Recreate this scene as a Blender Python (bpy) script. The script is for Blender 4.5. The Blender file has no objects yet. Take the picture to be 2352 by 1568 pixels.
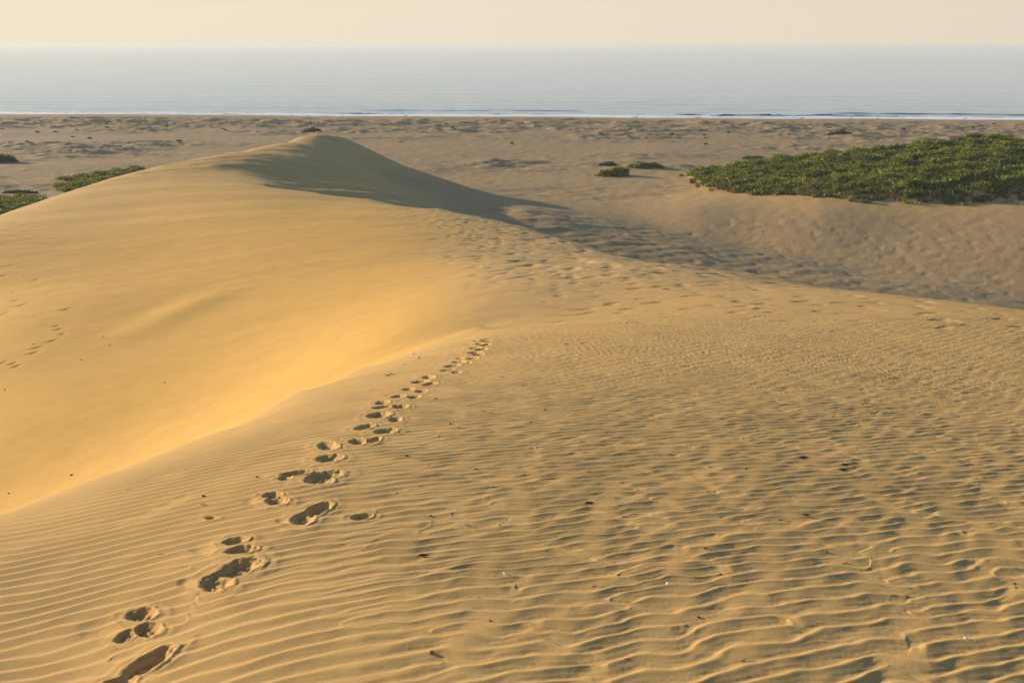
import bpy, math, random
import numpy as np

random.seed(7)
rng = np.random.default_rng(7)
Q = 1.0            # mesh density (1 = full)

# ------------------------------------------------------------------ camera
SC = bpy.context.scene
COL = SC.collection
FPX, CX, CY = 2037.0, 1176.0, 784.0          # lens in pixels of a 2352 px wide frame
PITCH = math.atan((CY - 103.5) / FPX)
ROLL = 0.0017
CAMZ = 38.0
cam = bpy.data.cameras.new("camera")
camo = bpy.data.objects.new("camera", cam)
COL.objects.link(camo)
camo.location = (0, 0, CAMZ)
camo.rotation_mode = 'XYZ'
fwd = np.array([0, math.cos(PITCH), -math.sin(PITCH)])
rgt0 = np.array([1.0, 0, 0])
up0 = np.cross(rgt0, fwd)
rgt = rgt0 * math.cos(ROLL) + up0 * math.sin(ROLL)
upv = np.cross(rgt, fwd)
from mathutils import Matrix, Vector
M3 = Matrix(((rgt[0], upv[0], -fwd[0]), (rgt[1], upv[1], -fwd[1]), (rgt[2], upv[2], -fwd[2])))
camo.rotation_euler = M3.to_euler('XYZ')
cam.sensor_width = 36.0
cam.lens = 36.0 * FPX / 2352.0
cam.dof.use_dof = True
cam.dof.focus_distance = 16.0
cam.dof.aperture_fstop = 3.6
cam.clip_start = 0.1
cam.clip_end = 200000
SC.camera = camo
SC.render.resolution_x = 1024
SC.render.resolution_y = 682

# ------------------------------------------------------------------ light
SUN_EL = math.radians(11.3)
SUN_AZ = math.radians(62.0)                   # to the left of the view direction (+Y)
sdir = Vector((-math.sin(SUN_AZ) * math.cos(SUN_EL), math.cos(SUN_AZ) * math.cos(SUN_EL), math.sin(SUN_EL)))
sun = bpy.data.lights.new("sun", 'SUN')
sun.energy = 5.0
sun.angle = math.radians(0.6)
sun.color = (1.0, 0.77, 0.50)
suno = bpy.data.objects.new("sun", sun)
suno.rotation_euler = sdir.to_track_quat('Z', 'Y').to_euler()
suno.location = (-60, 40, 80)
COL.objects.link(suno)

SKY_L = (5.2, 4.5, 3.4)
SKY_R = (4.45, 3.8, 3.1)
SKY_MID = (4.6, 5.6, 6.0)
world = bpy.data.worlds.new("World")
SC.world = world
world.use_nodes = True
wn = world.node_tree
for n in list(wn.nodes):
    wn.nodes.remove(n)
wo = wn.nodes.new('ShaderNodeOutputWorld')
bg = wn.nodes.new('ShaderNodeBackground')
sky = wn.nodes.new('ShaderNodeTexSky')
sky.sky_type = 'NISHITA'
sky.sun_disc = False
sky.sun_elevation = SUN_EL
sky.sun_rotation = -SUN_AZ
sky.altitude = 40
sky.air_density = 1.0
sky.dust_density = 1.2
sky.ozone_density = 1.0
bg.inputs['Strength'].default_value = 0.10
tint = wn.nodes.new('ShaderNodeMixRGB')
tint.blend_type = 'MULTIPLY'
tint.inputs[0].default_value = 1.0
tint.inputs[2].default_value = (0.72, 0.90, 1.16, 1)
wn.links.new(sky.outputs[0], tint.inputs[1])
# a pale band of sea haze low over the horizon, a little brighter on the sun's side
tc = wn.nodes.new('ShaderNodeTexCoord')
sep = wn.nodes.new('ShaderNodeSeparateXYZ'); wn.links.new(tc.outputs['Generated'], sep.inputs[0])
def wramp(stops):
    n = wn.nodes.new('ShaderNodeValToRGB')
    while len(n.color_ramp.elements) < len(stops): n.color_ramp.elements.new(0.5)
    for el, (p, v) in zip(n.color_ramp.elements, stops):
        el.position = p; el.color = (v, v, v, 1)
    return n
band = wramp([(0.0, 1.0), (0.10, 1.0), (0.24, 0.55), (0.45, 0.0)])
low = wramp([(0.0, 0.0), (0.045, 0.0), (0.078, 1.0)])
wn.links.new(sep.outputs['Z'], low.inputs[0])
wn.links.new(sep.outputs['Z'], band.inputs[0])
side = wn.nodes.new('ShaderNodeMapRange'); side.inputs['From Min'].default_value = -0.6; side.inputs['From Max'].default_value = 0.6
wn.links.new(sep.outputs['X'], side.inputs['Value'])
cream = wn.nodes.new('ShaderNodeMixRGB'); cream.inputs[1].default_value = (*SKY_L, 1); cream.inputs[2].default_value = (*SKY_R, 1)
wn.links.new(side.outputs[0], cream.inputs[0])
pale = wn.nodes.new('ShaderNodeMixRGB'); pale.inputs[2].default_value = (*SKY_MID, 1)
wn.links.new(low.outputs[0], pale.inputs[0]); wn.links.new(cream.outputs[0], pale.inputs[1])
air = wn.nodes.new('ShaderNodeMixRGB')
wn.links.new(band.outputs[0], air.inputs[0]); wn.links.new(tint.outputs[0], air.inputs[1]); wn.links.new(pale.outputs[0], air.inputs[2])
wn.links.new(air.outputs[0], bg.inputs[0])
wn.links.new(bg.outputs[0], wo.inputs[0])

SC.view_settings.view_transform = 'Standard'
SC.view_settings.look = 'None'
SC.view_settings.gamma = 1
SC.view_settings.exposure = 0.82

# ------------------------------------------------------------------ maths
def ray(px, py):
    d = fwd + rgt * ((px - CX) / FPX) + upv * ((CY - py) / FPX)
    return d

def at_z(px, py, z):
    """where the sight line of a photo pixel reaches height z"""
    d = ray(px, py)
    t = (z - CAMZ) / d[2]
    return np.array([d[0] * t, d[1] * t, z])

_P = np.random.default_rng(11).permutation(512).astype(np.int64)
_G = np.random.default_rng(12).normal(size=(512, 2))
_G /= np.linalg.norm(_G, axis=1)[:, None]

def noise(x, y, seed=0):
    x = np.asarray(x, float) + seed * 17.31
    y = np.asarray(y, float) - seed * 9.77
    xi = np.floor(x).astype(np.int64); yi = np.floor(y).astype(np.int64)
    xf = x - xi; yf = y - yi
    u = xf * xf * xf * (xf * (xf * 6 - 15) + 10)
    v = yf * yf * yf * (yf * (yf * 6 - 15) + 10)
    def g(ix, iy, fx, fy):
        h = _P[(_P[ix & 511] + iy) & 511]
        return _G[h, 0] * fx + _G[h, 1] * fy
    a = g(xi, yi, xf, yf); b = g(xi + 1, yi, xf - 1, yf)
    c = g(xi, yi + 1, xf, yf - 1); d = g(xi + 1, yi + 1, xf - 1, yf - 1)
    return (a + (b - a) * u + (c + (d - c) * u - a - (b - a) * u) * v) * 1.5

def fbm(x, y, octv=4, seed=0, gain=0.5):
    s = 0; a = 1.0
    for i in range(octv):
        s = s + a * noise(x * 2 ** i, y * 2 ** i, seed + i * 3)
        a *= gain
    return s

def sstep(a, b, x):
    t = np.clip((x - a) / (b - a), 0, 1)
    return t * t * (3 - 2 * t)

def smax(a, b, k):
    h = np.clip(0.5 + 0.5 * (a - b) / k, 0, 1)
    return b * (1 - h) + a * h + k * h * (1 - h)

def warp(x, y):
    r = np.sqrt(x * x + y * y)
    th = np.clip(np.arctan2(x, y), -0.95, 0.95)
    return np.log(np.clip(r, 2.6, 700.0)), th * 1.6

class TPS:
    def __init__(self, pts, reg=1e-4):
        p = np.array(pts, float)
        u, v = warp(p[:, 0], p[:, 1])
        self.c = np.stack([u, v], 1)
        n = len(p)
        K = self.k(((self.c[:, None] - self.c[None]) ** 2).sum(-1)) + np.eye(n) * reg
        Pm = np.concatenate([np.ones((n, 1)), self.c], 1)
        A = np.zeros((n + 3, n + 3)); A[:n, :n] = K; A[:n, n:] = Pm; A[n:, :n] = Pm.T
        self.w = np.linalg.solve(A, np.concatenate([p[:, 2], np.zeros(3)]))
    @staticmethod
    def k(r2):
        return 0.5 * r2 * np.log(r2 + 1e-12)
    def __call__(self, x, y):
        u, v = warp(x, y)
        s = self.w[-3] + self.w[-2] * u + self.w[-1] * v
        for i in range(len(self.c)):
            s = s + self.w[i] * self.k((u - self.c[i, 0]) ** 2 + (v - self.c[i, 1]) ** 2)
        return s

class Layer:
    """a smooth dune surface through known points, falling away outside its outline"""
    def __init__(self, pts, outline, reg=1e-4):
        self.f = TPS(pts, reg)
        self.o = np.array([p[:2] for p in outline]); self.s = np.array([p[2] for p in outline]); self.wd = np.array([p[3] for p in outline])
    def sdist(self, x, y):
        n = len(self.o); best = np.full(x.shape, 1e9); ins = np.zeros(x.shape, bool)
        ws = 0; ss = 0; sw = 0
        for i in range(n):
            a = self.o[i]; b = self.o[(i + 1) % n]; e = b - a
            t = np.clip(((x - a[0]) * e[0] + (y - a[1]) * e[1]) / (e @ e), 0, 1)
            d = np.hypot(x - a[0] - t * e[0], y - a[1] - t * e[1])
            best = np.minimum(best, d)
            w = 1 / (d + 0.3) ** 3
            ws = ws + w; ss = ss + w * self.s[i]; sw = sw + w * self.wd[i]
            c = ((a[1] > y) != (b[1] > y)) & (x < (b[0] - a[0]) * (y - a[1]) / ((b[1] - a[1]) if b[1] != a[1] else 1e-9) + a[0])
            ins ^= c
        return np.where(ins, -best, best), ss / ws, sw / ws
    def __call__(self, x, y):
        d, s, w = self.sdist(x, y)
        return self.f(x, y) - s * 0.5 * (np.sqrt(d * d + w * w) + d - 0.0), d

def pz(l):
    return [tuple(at_z(*p)) for p in l]

def plane_z(x, y):
    return 35.7 - 0.19 * np.hypot(x, y)

def on_fore(px, py):
    """a photo pixel on the foreground dune"""
    z = 34.0
    for _ in range(40):
        p = at_z(px, py, z)
        z = 0.5 * z + 0.5 * float(F.f(np.array([p[0]]), np.array([p[1]]))[0])
    return p[0], p[1]

# ------------------------------------------------------------------ big shapes
def zf(px, py, z0=35.7, s=0.19):
    d = ray(px, py); h = math.hypot(d[0], d[1]); m = -d[2] / h
    k = d[1] / h if px > CX else 1.0
    k = 0.35 + 0.65 * k if px > CX else 1.0
    r = (CAMZ - z0) / (m - s * k)
    return (px, py, z0 - s * k * r)

f_pts = [zf(x, y) for x in (-200, 500, 1176, 1800, 2500) for y in (1568, 1300, 1100)]
f_pts += [zf(x, y) for x, y in ((850, 930), (1176, 900), (1800, 900), (2500, 900), (1176, 800), (1800, 780), (2400, 790), (1050, 745))]
f_pts += [(0, 1155, 34.0), (250, 1062, 33.75), (530, 960, 33.35), (700, 862, 32.7), (850, 800, 32.15), (1000, 745, 31.55),
          (1150, 705, 31.0), (1400, 692, 30.8), (1800, 720, 31.2), (2352, 700, 30.9), (2352, 682, 30.65), (2000, 645, 30.0), (1800, 628, 29.5),
          (1500, 605, 28.4), (1350, 597, 27.9), (1150, 600, 27.2), (1150, 650, 28.8), (1500, 650, 29.6), (1800, 670, 30.3), (2750, 720, 31.0)]
f_pts = pz(f_pts) + [(-8, 0, 35.3), (8, 0, 34.75), (0, 2.7, 35.17), (3, 2.7, 35.0), (-3, 2.7, 35.2), (20, 5, 32.75), (-12, 6, 33.8)]
def e(px, py, z, s, w):
    p = at_z(px, py, z)
    return (p[0], p[1], s, w)
f_out = [(-30, -40, .5, 1), (-18, -6, .5, .5), e(-260, 1260, 34.1, .5, .35), e(0, 1155, 34.0, .55, .35), e(250, 1062, 33.75, .55, .45),
         e(530, 960, 33.35, .55, .7), e(700, 862, 32.7, .5, 1.4), e(850, 800, 32.15, .4, 2.5), e(1000, 745, 31.55, .3, 4), e(1110, 700, 30.8, .2, 9),
         e(1150, 600, 27.2, .3, 12), e(1350, 590, 27.8, .35, 5), e(1500, 600, 28.3, .4, 3.5), e(1800, 624, 29.4, .45, 2.5),
         e(2000, 641, 29.9, .45, 2.2), e(2352, 678, 30.6, .45, 2.2), e(2750, 716, 31.0, .4, 3), (45, 10, .3, 5), (50, -40, .3, 5)]
m_pts = pz([(-250, 560, 23.5), (0, 475, 22), (150, 430, 21.4), (300, 385, 20.8), (480, 357, 20.0),
            (0, 600, 23.5), (0, 750, 24.3), (0, 1000, 24.8), (0, 1120, 25), (-400, 1000, 22), (-400, 700, 21.5),
            (300, 480, 22.5), (300, 600, 24), (300, 750, 25.1), (300, 950, 25.8), (450, 400, 21.4), (450, 440, 22.6),
            (540, 382, 20.9), (610, 412, 22.2), (600, 440, 22.9), (600, 470, 23.5), (600, 540, 24.6), (600, 700, 26), (600, 880, 27.2), (780, 450, 22.8),
            (900, 480, 23.9), (900, 560, 25.6), (900, 700, 28), (900, 780, 29.5),
            (733, 420, 22.4), (838, 432, 22.6), (1000, 462, 23.4), (1190, 502, 24.3), (1350, 547, 25.6), (1450, 570, 26.3), (1561, 594, 27.2),
            (1150, 600, 27), (1150, 660, 28.9), (1100, 540, 25.3), (1300, 590, 26.9)])
m_pts += [(0, 3, 27.5), (0, 10, 28.0), (4, 17, 28.3), (-3, 14, 28.2), (14, 14, 27), (10, 26, 28.0), (24, 32, 26.5), (-2, -5, 27), (20, 0, 26), (-12, 6, 26), (45, 10, 22), (60, 20, 20), (-60, 10, 18), (-30, 5, 22), (90, 60, 6)]
m_out = [(-90, -30, .3, 5), e(-900, 700, 20, .3, 8), e(-250, 560, 23.5, .35, 6), e(0, 475, 22, .38, 5), e(150, 430, 21.4, .38, 5), e(300, 385, 20.8, .38, 5), e(480, 357, 20.0, .35, 4),
         e(540, 380, 20.9, .4, 4), e(610, 406, 22.1, .45, 6), e(733, 414, 22.4, .45, 7), e(838, 427, 22.6, .45, 6), e(1000, 460, 23.3, .5, 3), e(1190, 499, 24.2, .5, 2.5), e(1350, 543, 25.5, .5, 2.5),
         e(1561, 590, 27.3, .45, 3), (40, 34, .3, 8), (45, 20, .3, 8), (40, -60, .2, 12)]
ridge = [(480, 356, 20.4), (600, 333, 19.3), (700, 309, 18.3), (740, 310, 17.9), (785, 314, 17.2)]
brink = [(520, 370, 21.3), (590, 360, 21.1), (668, 351, 20.4), (688, 332, 19.4), (722, 319, 18.3), (765, 321, 17.4)]
n_pts = pz([(-250, 565, 21), (0, 480, 20), (150, 432, 20.8), (300, 385, 21)] + ridge + brink)
for p in pz(ridge):
    n_pts.append((p[0] - 6, p[1] + 8, p[2] - 3.0))
for p in pz(brink):
    for dx, dy, dz in ((5, -5, 1.3), (14, -12, 3.3), (26, -20, 6.1), (36, -27, 8.8)):
        n_pts.append((p[0] + dx, p[1] + dy, p[2] - dz))
n_pts += pz([(900, 422, 13.2), (1000, 442, 11.6), (1200, 485, 10.2), (1400, 535, 8.4), (1600, 578, 7.0), (1850, 618, 5.6), (2100, 648, 4.6), (2352, 680, 3.8), (1500, 518, 4.8), (1750, 565, 3.2), (1300, 480, 5.6),
             (820, 352, 8.0), (950, 400, 7.0), (1100, 440, 5.6), (850, 330, 4.5)])
n_pts += [(-30, 60, 18), (0, 60, 16), (-60, 60, 17), (0, 20, 16), (40, 60, 10), (30, 100, 7), (-30, 105, 16), (80, 100, 3), (0, 110, 11.5), (60, 140, 3), (60, 20, 10), (20, 220, 2), (60, 200, 1)]
n_out = [(-90, -30, .3, 5), e(-900, 700, 18, .3, 8), e(-250, 565, 21, .35, 6), e(0, 480, 20, .38, 5), e(150, 432, 20.8, .38, 5), e(300, 385, 21, .38, 5), e(480, 355, 20.5, .4, 3),
         e(600, 330, 19.7, .42, 2.5), e(700, 308, 18.3, .42, 1.2), e(740, 309, 17.9, .5, 1.2), e(790, 313, 17.2, .5, 1.5), (0, 215, .1, 4), (80, 210, .1, 4), (120, 120, .1, 10), (100, 30, .1, 10), (60, -60, .1, 10)]
p_pts = pz([(x, 300, 2.9) for x in (-600, 0, 600, 1176, 1700, 2352, 3000)] + [(x, 332, 3.6) for x in (-600, 0, 1000, 1500, 3000)] +
           [(x, 380, 4.3) for x in (-600, 0, 1000, 1300)] +
           [(0, 430, 5), (-600, 440, 5), (0, 460, 5.5), (-600, 480, 6), (1300, 440, 5.2), (1500, 455, 5.6), (1600, 480, 6.8), (1600, 432, 6.3), (1450, 400, 5.6),
            (1900, 483, 8.2), (2352, 494, 8.8), (2800, 500, 9), (1300, 500, 4.7), (1500, 535, 4.3), (1700, 560, 4.2), (2000, 560, 5.6), (2352, 580, 6.3),
            (2352, 690, 3.6), (2000, 650, 3.4), (1700, 605, 3.4), (2800, 760, 3.5), (1850, 400, 5), (2352, 400, 5), (2352, 350, 4.2)])
p_pts += [(-60, 40, 7), (0, 60, 6), (60, 60, 3.5), (-120, 60, 7), (90, 30, 4)]
g_pts = pz([(2250, 320, 16), (2100, 337, 14.3), (1900, 357, 11.3), (1750, 372, 8.8), (1600, 397, 6.2), (2352, 330, 15.2), (2600, 345, 14),
            (2352, 440, 10.8), (2352, 465, 9.6), (2150, 445, 10.2), (1900, 445, 9.2), (1700, 445, 7.2), (2250, 395, 13), (2500, 400, 12.5), (2000, 400, 10.8),
            (1800, 405, 8.6), (2800, 440, 10.5), (1650, 415, 6.6)])
g_out = [e(1585, 400, 6, .3, 2), e(1750, 372, 8.8, .3, 2), e(1900, 357, 11.3, .35, 2), e(2100, 337, 14.3, .35, 2.5), e(2250, 320, 16, .35, 2.5), e(2360, 328, 15.2, .35, 2.5),
         e(2600, 345, 14, .35, 3), e(3000, 370, 12, .35, 3), e(3000, 470, 9.5, .6, 1), e(2600, 458, 9.6, .7, .8), e(2352, 452, 10, .7, .8), e(2150, 452, 9.9, .7, .8), e(1900, 452, 8.9, .6, .8),
         e(1700, 447, 7.2, .5, .9), e(1640, 425, 6.5, .35, 1.4)]
F = Layer(f_pts, f_out, 0.02); Mid = Layer(m_pts, m_out); Far = Layer(n_pts, n_out); Pl = TPS(p_pts, 1e-3); Gr = Layer(g_pts, g_out)

def shore_s(x, y):
    """metres inland of the waterline"""
    return (502 - 0.058 * x) - y + 2.2 * np.sin(x / 31.0 + 1.3) + 1.2 * np.sin(x / 13.0)

def coarse(x, y):
    f, fd = F(x, y)
    m, md = Mid(x, y)
    fr, frd = Far(x, y)
    fr = fr + sstep(2, 8, fr) * (.10 * noise(x / 3.2 + y / 9, y / 3, 77) + .15 * noise((x + y) / 14, (x - y) / 3.5, 78)) + .10 * noise(x / 9, y / 5, 75) + .12 * noise(x / 26, y / 12, 76)
    m = smax(m, fr, 0.8); md = np.minimum(md, np.where(fr > 7, frd, 5))
    g, gd = Gr(x + 0, y + 0)
    p = Pl(x, y)
    s = shore_s(x, y)
    p = np.where(s > 60, p, 0)
    pb = 2.6 * (1 - np.exp(-np.maximum(s, 0) / 16.0)) + np.minimum(s, 0) * 0.04
    p = np.where(s > 140, p, pb * (1 - sstep(60, 140, s)) + p * sstep(60, 140, s))
    return f, fd, m, md, g, gd, p, s

SCUFFS = []
LOBES = []     # footprints: (x, y, a, b, rot, depth)

def add_lobes():
    z6 = [(700, 1310, 165, 42, 28), (500, 1440, 110, 34, 15), (660, 992, 92, 36, 8), (700, 1092, 82, 40, 5), (560, 1130, 70, 30, 20),
          (1300, 697, 130, 42, 16), (1150, 785, 95, 48, 10), (1275, 522, 72, 20, 8), (1310, 582, 90, 22, 5), (1815, 322, 82, 28, 18), (1715, 380, 66, 36, 10),
          (1515, 228, 56, 15, 5), (1545, 266, 68, 22, 0), (1850, 112, 108, 26, 8), (1820, 142, 85, 18, 0), (1670, 88, 84, 14, 4), (1600, 118, 40, 14, 4),
          (1120, 370, 34, 8, 4), (2100, 368, 60, 17, 6)]
    z5 = [(70, 1238, 92, 26, 4), (60, 1142, 72, 26, 0), (300, 1105, 68, 20, 0), (415, 1095, 58, 16, 12), (510, 1022, 82, 17, 4), (345, 992, 70, 16, 10),
          (590, 930, 46, 17, 4), (460, 897, 80, 20, 6), (630, 832, 56, 14, 0), (490, 838, 70, 9, 4), (490, 800, 50, 14, 4), (740, 758, 45, 12, 5), (615, 750, 52, 12, 6),
          (795, 705, 46, 11, 4), (690, 685, 44, 10, 3), (860, 647, 56, 8, 6), (785, 625, 62, 12, 3), (852, 582, 44, 15, 0), (1070, 540, 36, 9, 0), (1000, 522, 48, 7, 3),
          (1040, 486, 58, 9, 5), (1160, 460, 26, 6, 0), (1090, 452, 50, 9, 0), (1195, 422, 42, 7, 3), (1098, 418, 30, 6, 0), (1240, 385, 44, 8, 4), (1215, 367, 52, 8, 2),
          (1265, 340, 44, 7, 5), (1215, 322, 44, 8, 2), (1295, 300, 44, 7, 8), (1255, 284, 32, 8, 0), (1305, 260, 32, 7, 6), (1240, 250, 28, 7, 0), (1290, 235, 42, 6, 14), (1215, 230, 32, 5, 0)]
    L = [(91.9 + X * .3516, 1056.6 + Y * .3516, a * .3516, b * .3516, r) for X, Y, a, b, r in z6]
    L += [(735 + X * .293, 689 + Y * .293, a * .293, b * .293, r) for X, Y, a, b, r in z5]
    for px, py, a, b, rot in L:
        c, s = math.cos(math.radians(rot)), math.sin(math.radians(rot))
        x0, y0 = on_fore(px, py)
        xa, ya = on_fore(px + a * c, py - a * s)
        xb, yb = on_fore(px - b * s, py - b * c)
        va = np.array([xa - x0, ya - y0]); vb = np.array([xb - x0, yb - y0])
        # keep axes as an affine frame
        A = np.array([va, vb]).T * 0.98
        size = math.hypot(*va)
        LOBES.append((x0, y0, A, min(0.048, 0.26 * size + 0.016)))
    for X, Y, a, b in [(430, 1095, 190, 60), (1080, 575, 120, 38), (985, 790, 90, 36), (1400, 265, 80, 22), (1600, 392, 60, 24), (620, 1400, 200, 60), (1600, 120, 60, 14)]:
        px, py = 91.9 + X * .3516, 1056.6 + Y * .3516
        x0, y0 = on_fore(px, py); xa, ya = on_fore(px + a * .3516, py); xb, yb = on_fore(px, py - b * .3516)
        SCUFFS.append((x0, y0, np.array([[xa - x0, ya - y0], [xb - x0, yb - y0]]).T))
add_lobes()

PITS = []
for X, Y, L_ in [(90, 150, 1.5), (150, 185, 1), (45, 235, 1.4), (190, 262, 1), (115, 298, 2.6), (60, 545, 3.6), (25, 620, 1), (100, 752, 1.3), (270, 680, 1), (10, 870, 1.6), (430, 1055, 1), (450, 1088, 1.2),
                 (400, 1185, 1.5), (285, 1225, 1.6), (255, 1265, 1.4), (100, 1320, 1), (130, 1345, 1), (10, 1300, 1.4), (480, 1135, .8), (500, 915, 1.4), (260, 100, 1), (330, 40, 1.3), (460, 25, 1.2), (150, 815, 1.6)]:
    p = at_z(X * .3046, 441 + Y * .3046, 24.3 if Y > 700 else 23.4)
    PITS.append((p[0], p[1], L_))

def track_pits(x, y):
    h = np.zeros(x.shape)
    for x0, y0, L_ in PITS:
        sc = .09 + .0016 * math.hypot(x0, y0)
        u, v = x - x0, y - y0
        a, b = (u * .86 + v * .5) / (sc * 1.4 * L_), (-u * .5 + v * .86) / (sc * .8)
        d2 = a * a + b * b
        h -= .30 * sc * np.exp(-d2 * 1.3) * (d2 < 9)
    return h

def waves_field(x, y, k0, ang, spread, fs, n, seed):
    """random wave packet as a complex field: its phase has the forks that wind ripples have"""
    r = np.random.default_rng(seed)
    re = np.zeros(x.shape, np.float32); im = np.zeros(x.shape, np.float32)
    for _ in range(n):
        a = ang + r.normal() * spread
        k = k0 * (1 + r.normal() * fs)
        ph = (x * (k * math.cos(a)) + y * (k * math.sin(a)) + r.uniform(0, 6.283)).astype(np.float32)
        re += np.cos(ph); im += np.sin(ph)
    return re / math.sqrt(n), im / math.sqrt(n)

def profile(ph):
    """0..1, narrow crests with wide troughs"""
    c = 0.5 + 0.5 * np.cos(ph + 0.35 * np.sin(ph))
    return c ** 1.35

def ripples(x, y, fd, r):
    th = np.arctan2(x, y)
    right = sstep(-0.38, 0.22, th + 0.04 * noise(x / 3, y / 3, 8) + 0.12 * sstep(14, 3, r))
    # the ripples get shorter away from the near slope
    g = np.logaddexp(0, (y - 6.0) / 1.2) * 1.2
    xs, ys = x, y + 0.22 * g
    xs = xs + 0.10 * noise(x / 2.3, y / 2.3, 3); ys = ys + 0.09 * noise(x / 2.2, y / 1.8, 5)
    ca, sa = math.cos(math.radians(111)), math.sin(math.radians(111))
    zr, zi = waves_field(x, y, 2 * math.pi / 0.55, math.radians(-12), math.radians(16), .25, 18, 17)
    zph = np.arctan2(zi, zr)
    zig = (np.sin(zph) + .35 * np.sin(2 * zph)) * np.clip(np.hypot(zr, zi), 0, 1.2)
    zig = zig * (0.012 + 0.012 * right * sstep(16, 7, r)) + (.004 + .012 * right) * noise(x / .16, y / .12, 24)
    xs = xs + ca * zig; ys = ys + sa * zig
    def prof(ph, a, p):
        c = 0.5 + 0.5 * np.cos(ph - a * np.cos(ph))
        return c ** p
    re, im = waves_field(xs, ys, 2 * math.pi / 0.158, math.radians(112), math.radians(3.6), .06, 26, 5)
    h1 = prof(np.arctan2(im, re), .45, 1.1) * np.clip(np.hypot(re, im) * 1.6, 0.7, 1.1)
    re, im = waves_field(xs, ys, 2 * math.pi / 0.148, math.radians(110), math.radians(7.5), .12, 30, 9)
    am = np.clip(np.hypot(re, im) * 1.8, .55, 1.1)
    h2 = prof(np.arctan2(im, re), .60, 1.3) * am
    # a second, oblique and fainter set that cuts the crests on the right into short pieces
    re, im = waves_field(xs, ys, 2 * math.pi / 0.24, math.radians(139), math.radians(9), .15, 22, 19)
    h3 = prof(np.arctan2(im, re), .4, 1.2) * np.clip(np.hypot(re, im) * 1.4, .1, 1.2)
    h = (1 - right) * h1 + right * (.95 * h2 + .26 * h3)
    amp = (0.0128 + 0.0018 * right) * (1 + .35 * sstep(8, 17, r))
    trough = 1 - np.clip(h * 1.2, 0, 1)
    fine = noise(x / .075, y / .035, 22) + .7 * noise(x / .03, y / .022, 23)
    h = h * amp + right * (.0022 * noise(x / .33, y / .25, 21) + .0022 * noise(x / .15, y / .11, 26)) + trough * (fine * (.0003 + .0010 * right) + right * .0008 * np.cos(2 * math.pi / .052 * (xs * -.20 + ys * .98) + 2.5 * noise(x / .2, y / .2, 27)) * sstep(9, 5, r))
    edge = sstep(0.15, 1.6, -fd + .25 * noise(x / 1.2, y / 1.2, 31))
    patch = 0.92 + 0.14 * np.clip(noise(x / 1.9, y / 1.4, 33) * 1.6 + .4, 0, 1)
    far = 1 - sstep(21, 33, r + 3.0 * noise(x / 5, y / 5, 40))
    return h * edge * patch * (0.20 + 0.80 * far) * sstep(50, 30, r)

def footprints(x, y):
    h = np.zeros(x.shape); mask = np.zeros(x.shape)
    for x0, y0, A, dep in LOBES:
        R = 3.4 * max(np.linalg.norm(A[:, 0]), np.linalg.norm(A[:, 1]))
        idx = np.nonzero((np.abs(x - x0) < R) & (np.abs(y - y0) < R))[0]
        if not len(idx):
            continue
        q = np.linalg.inv(A) @ np.stack([x[idx] - x0, y[idx] - y0])
        wob = 0.16 * noise(x[idx] / .05, y[idx] / .05, 51) + .12 * noise(x[idx] / .12, y[idx] / .12, 52)
        d = np.sqrt(q[0] ** 2 + q[1] ** 2) + wob
        bowl = -dep * (1 - sstep(0.50, 1.15, d)) * (0.92 + .35 * noise(x[idx] / .04, y[idx] / .04, 53))
        rim = dep * 0.30 * np.exp(-((d - 1.35) / .26) ** 2) * (0.65 + .7 * sstep(-.6, .8, q[0]))
        push = dep * 0.16 * np.exp(-((d - 1.9) / .5) ** 2)
        hb = np.minimum(h[idx], bowl)
        h[idx] = np.where(bowl < -1e-4, hb, np.where(h[idx] < -1e-4, h[idx], np.maximum(h[idx], rim + push)))
        mask[idx] = np.maximum(mask[idx], 1 - sstep(1.3, 2.2, d))
    for x0, y0, A in SCUFFS:
        idx = np.nonzero((np.abs(x - x0) < .6) & (np.abs(y - y0) < .6))[0]
        if not len(idx):
            continue
        q = np.linalg.inv(A) @ np.stack([x[idx] - x0, y[idx] - y0])
        d = np.sqrt(q[0] ** 2 + q[1] ** 2) + .15 * noise(x[idx] / .1, y[idx] / .1, 55)
        k = 1 - sstep(.2, 1.15, d)
        h[idx] += k * (.012 * q[0] - .006)
        mask[idx] = np.maximum(mask[idx], k)
    return h, mask

STREAK = (at_z(270, 790, 25.0), at_z(540, 655, 25.4))

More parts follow.
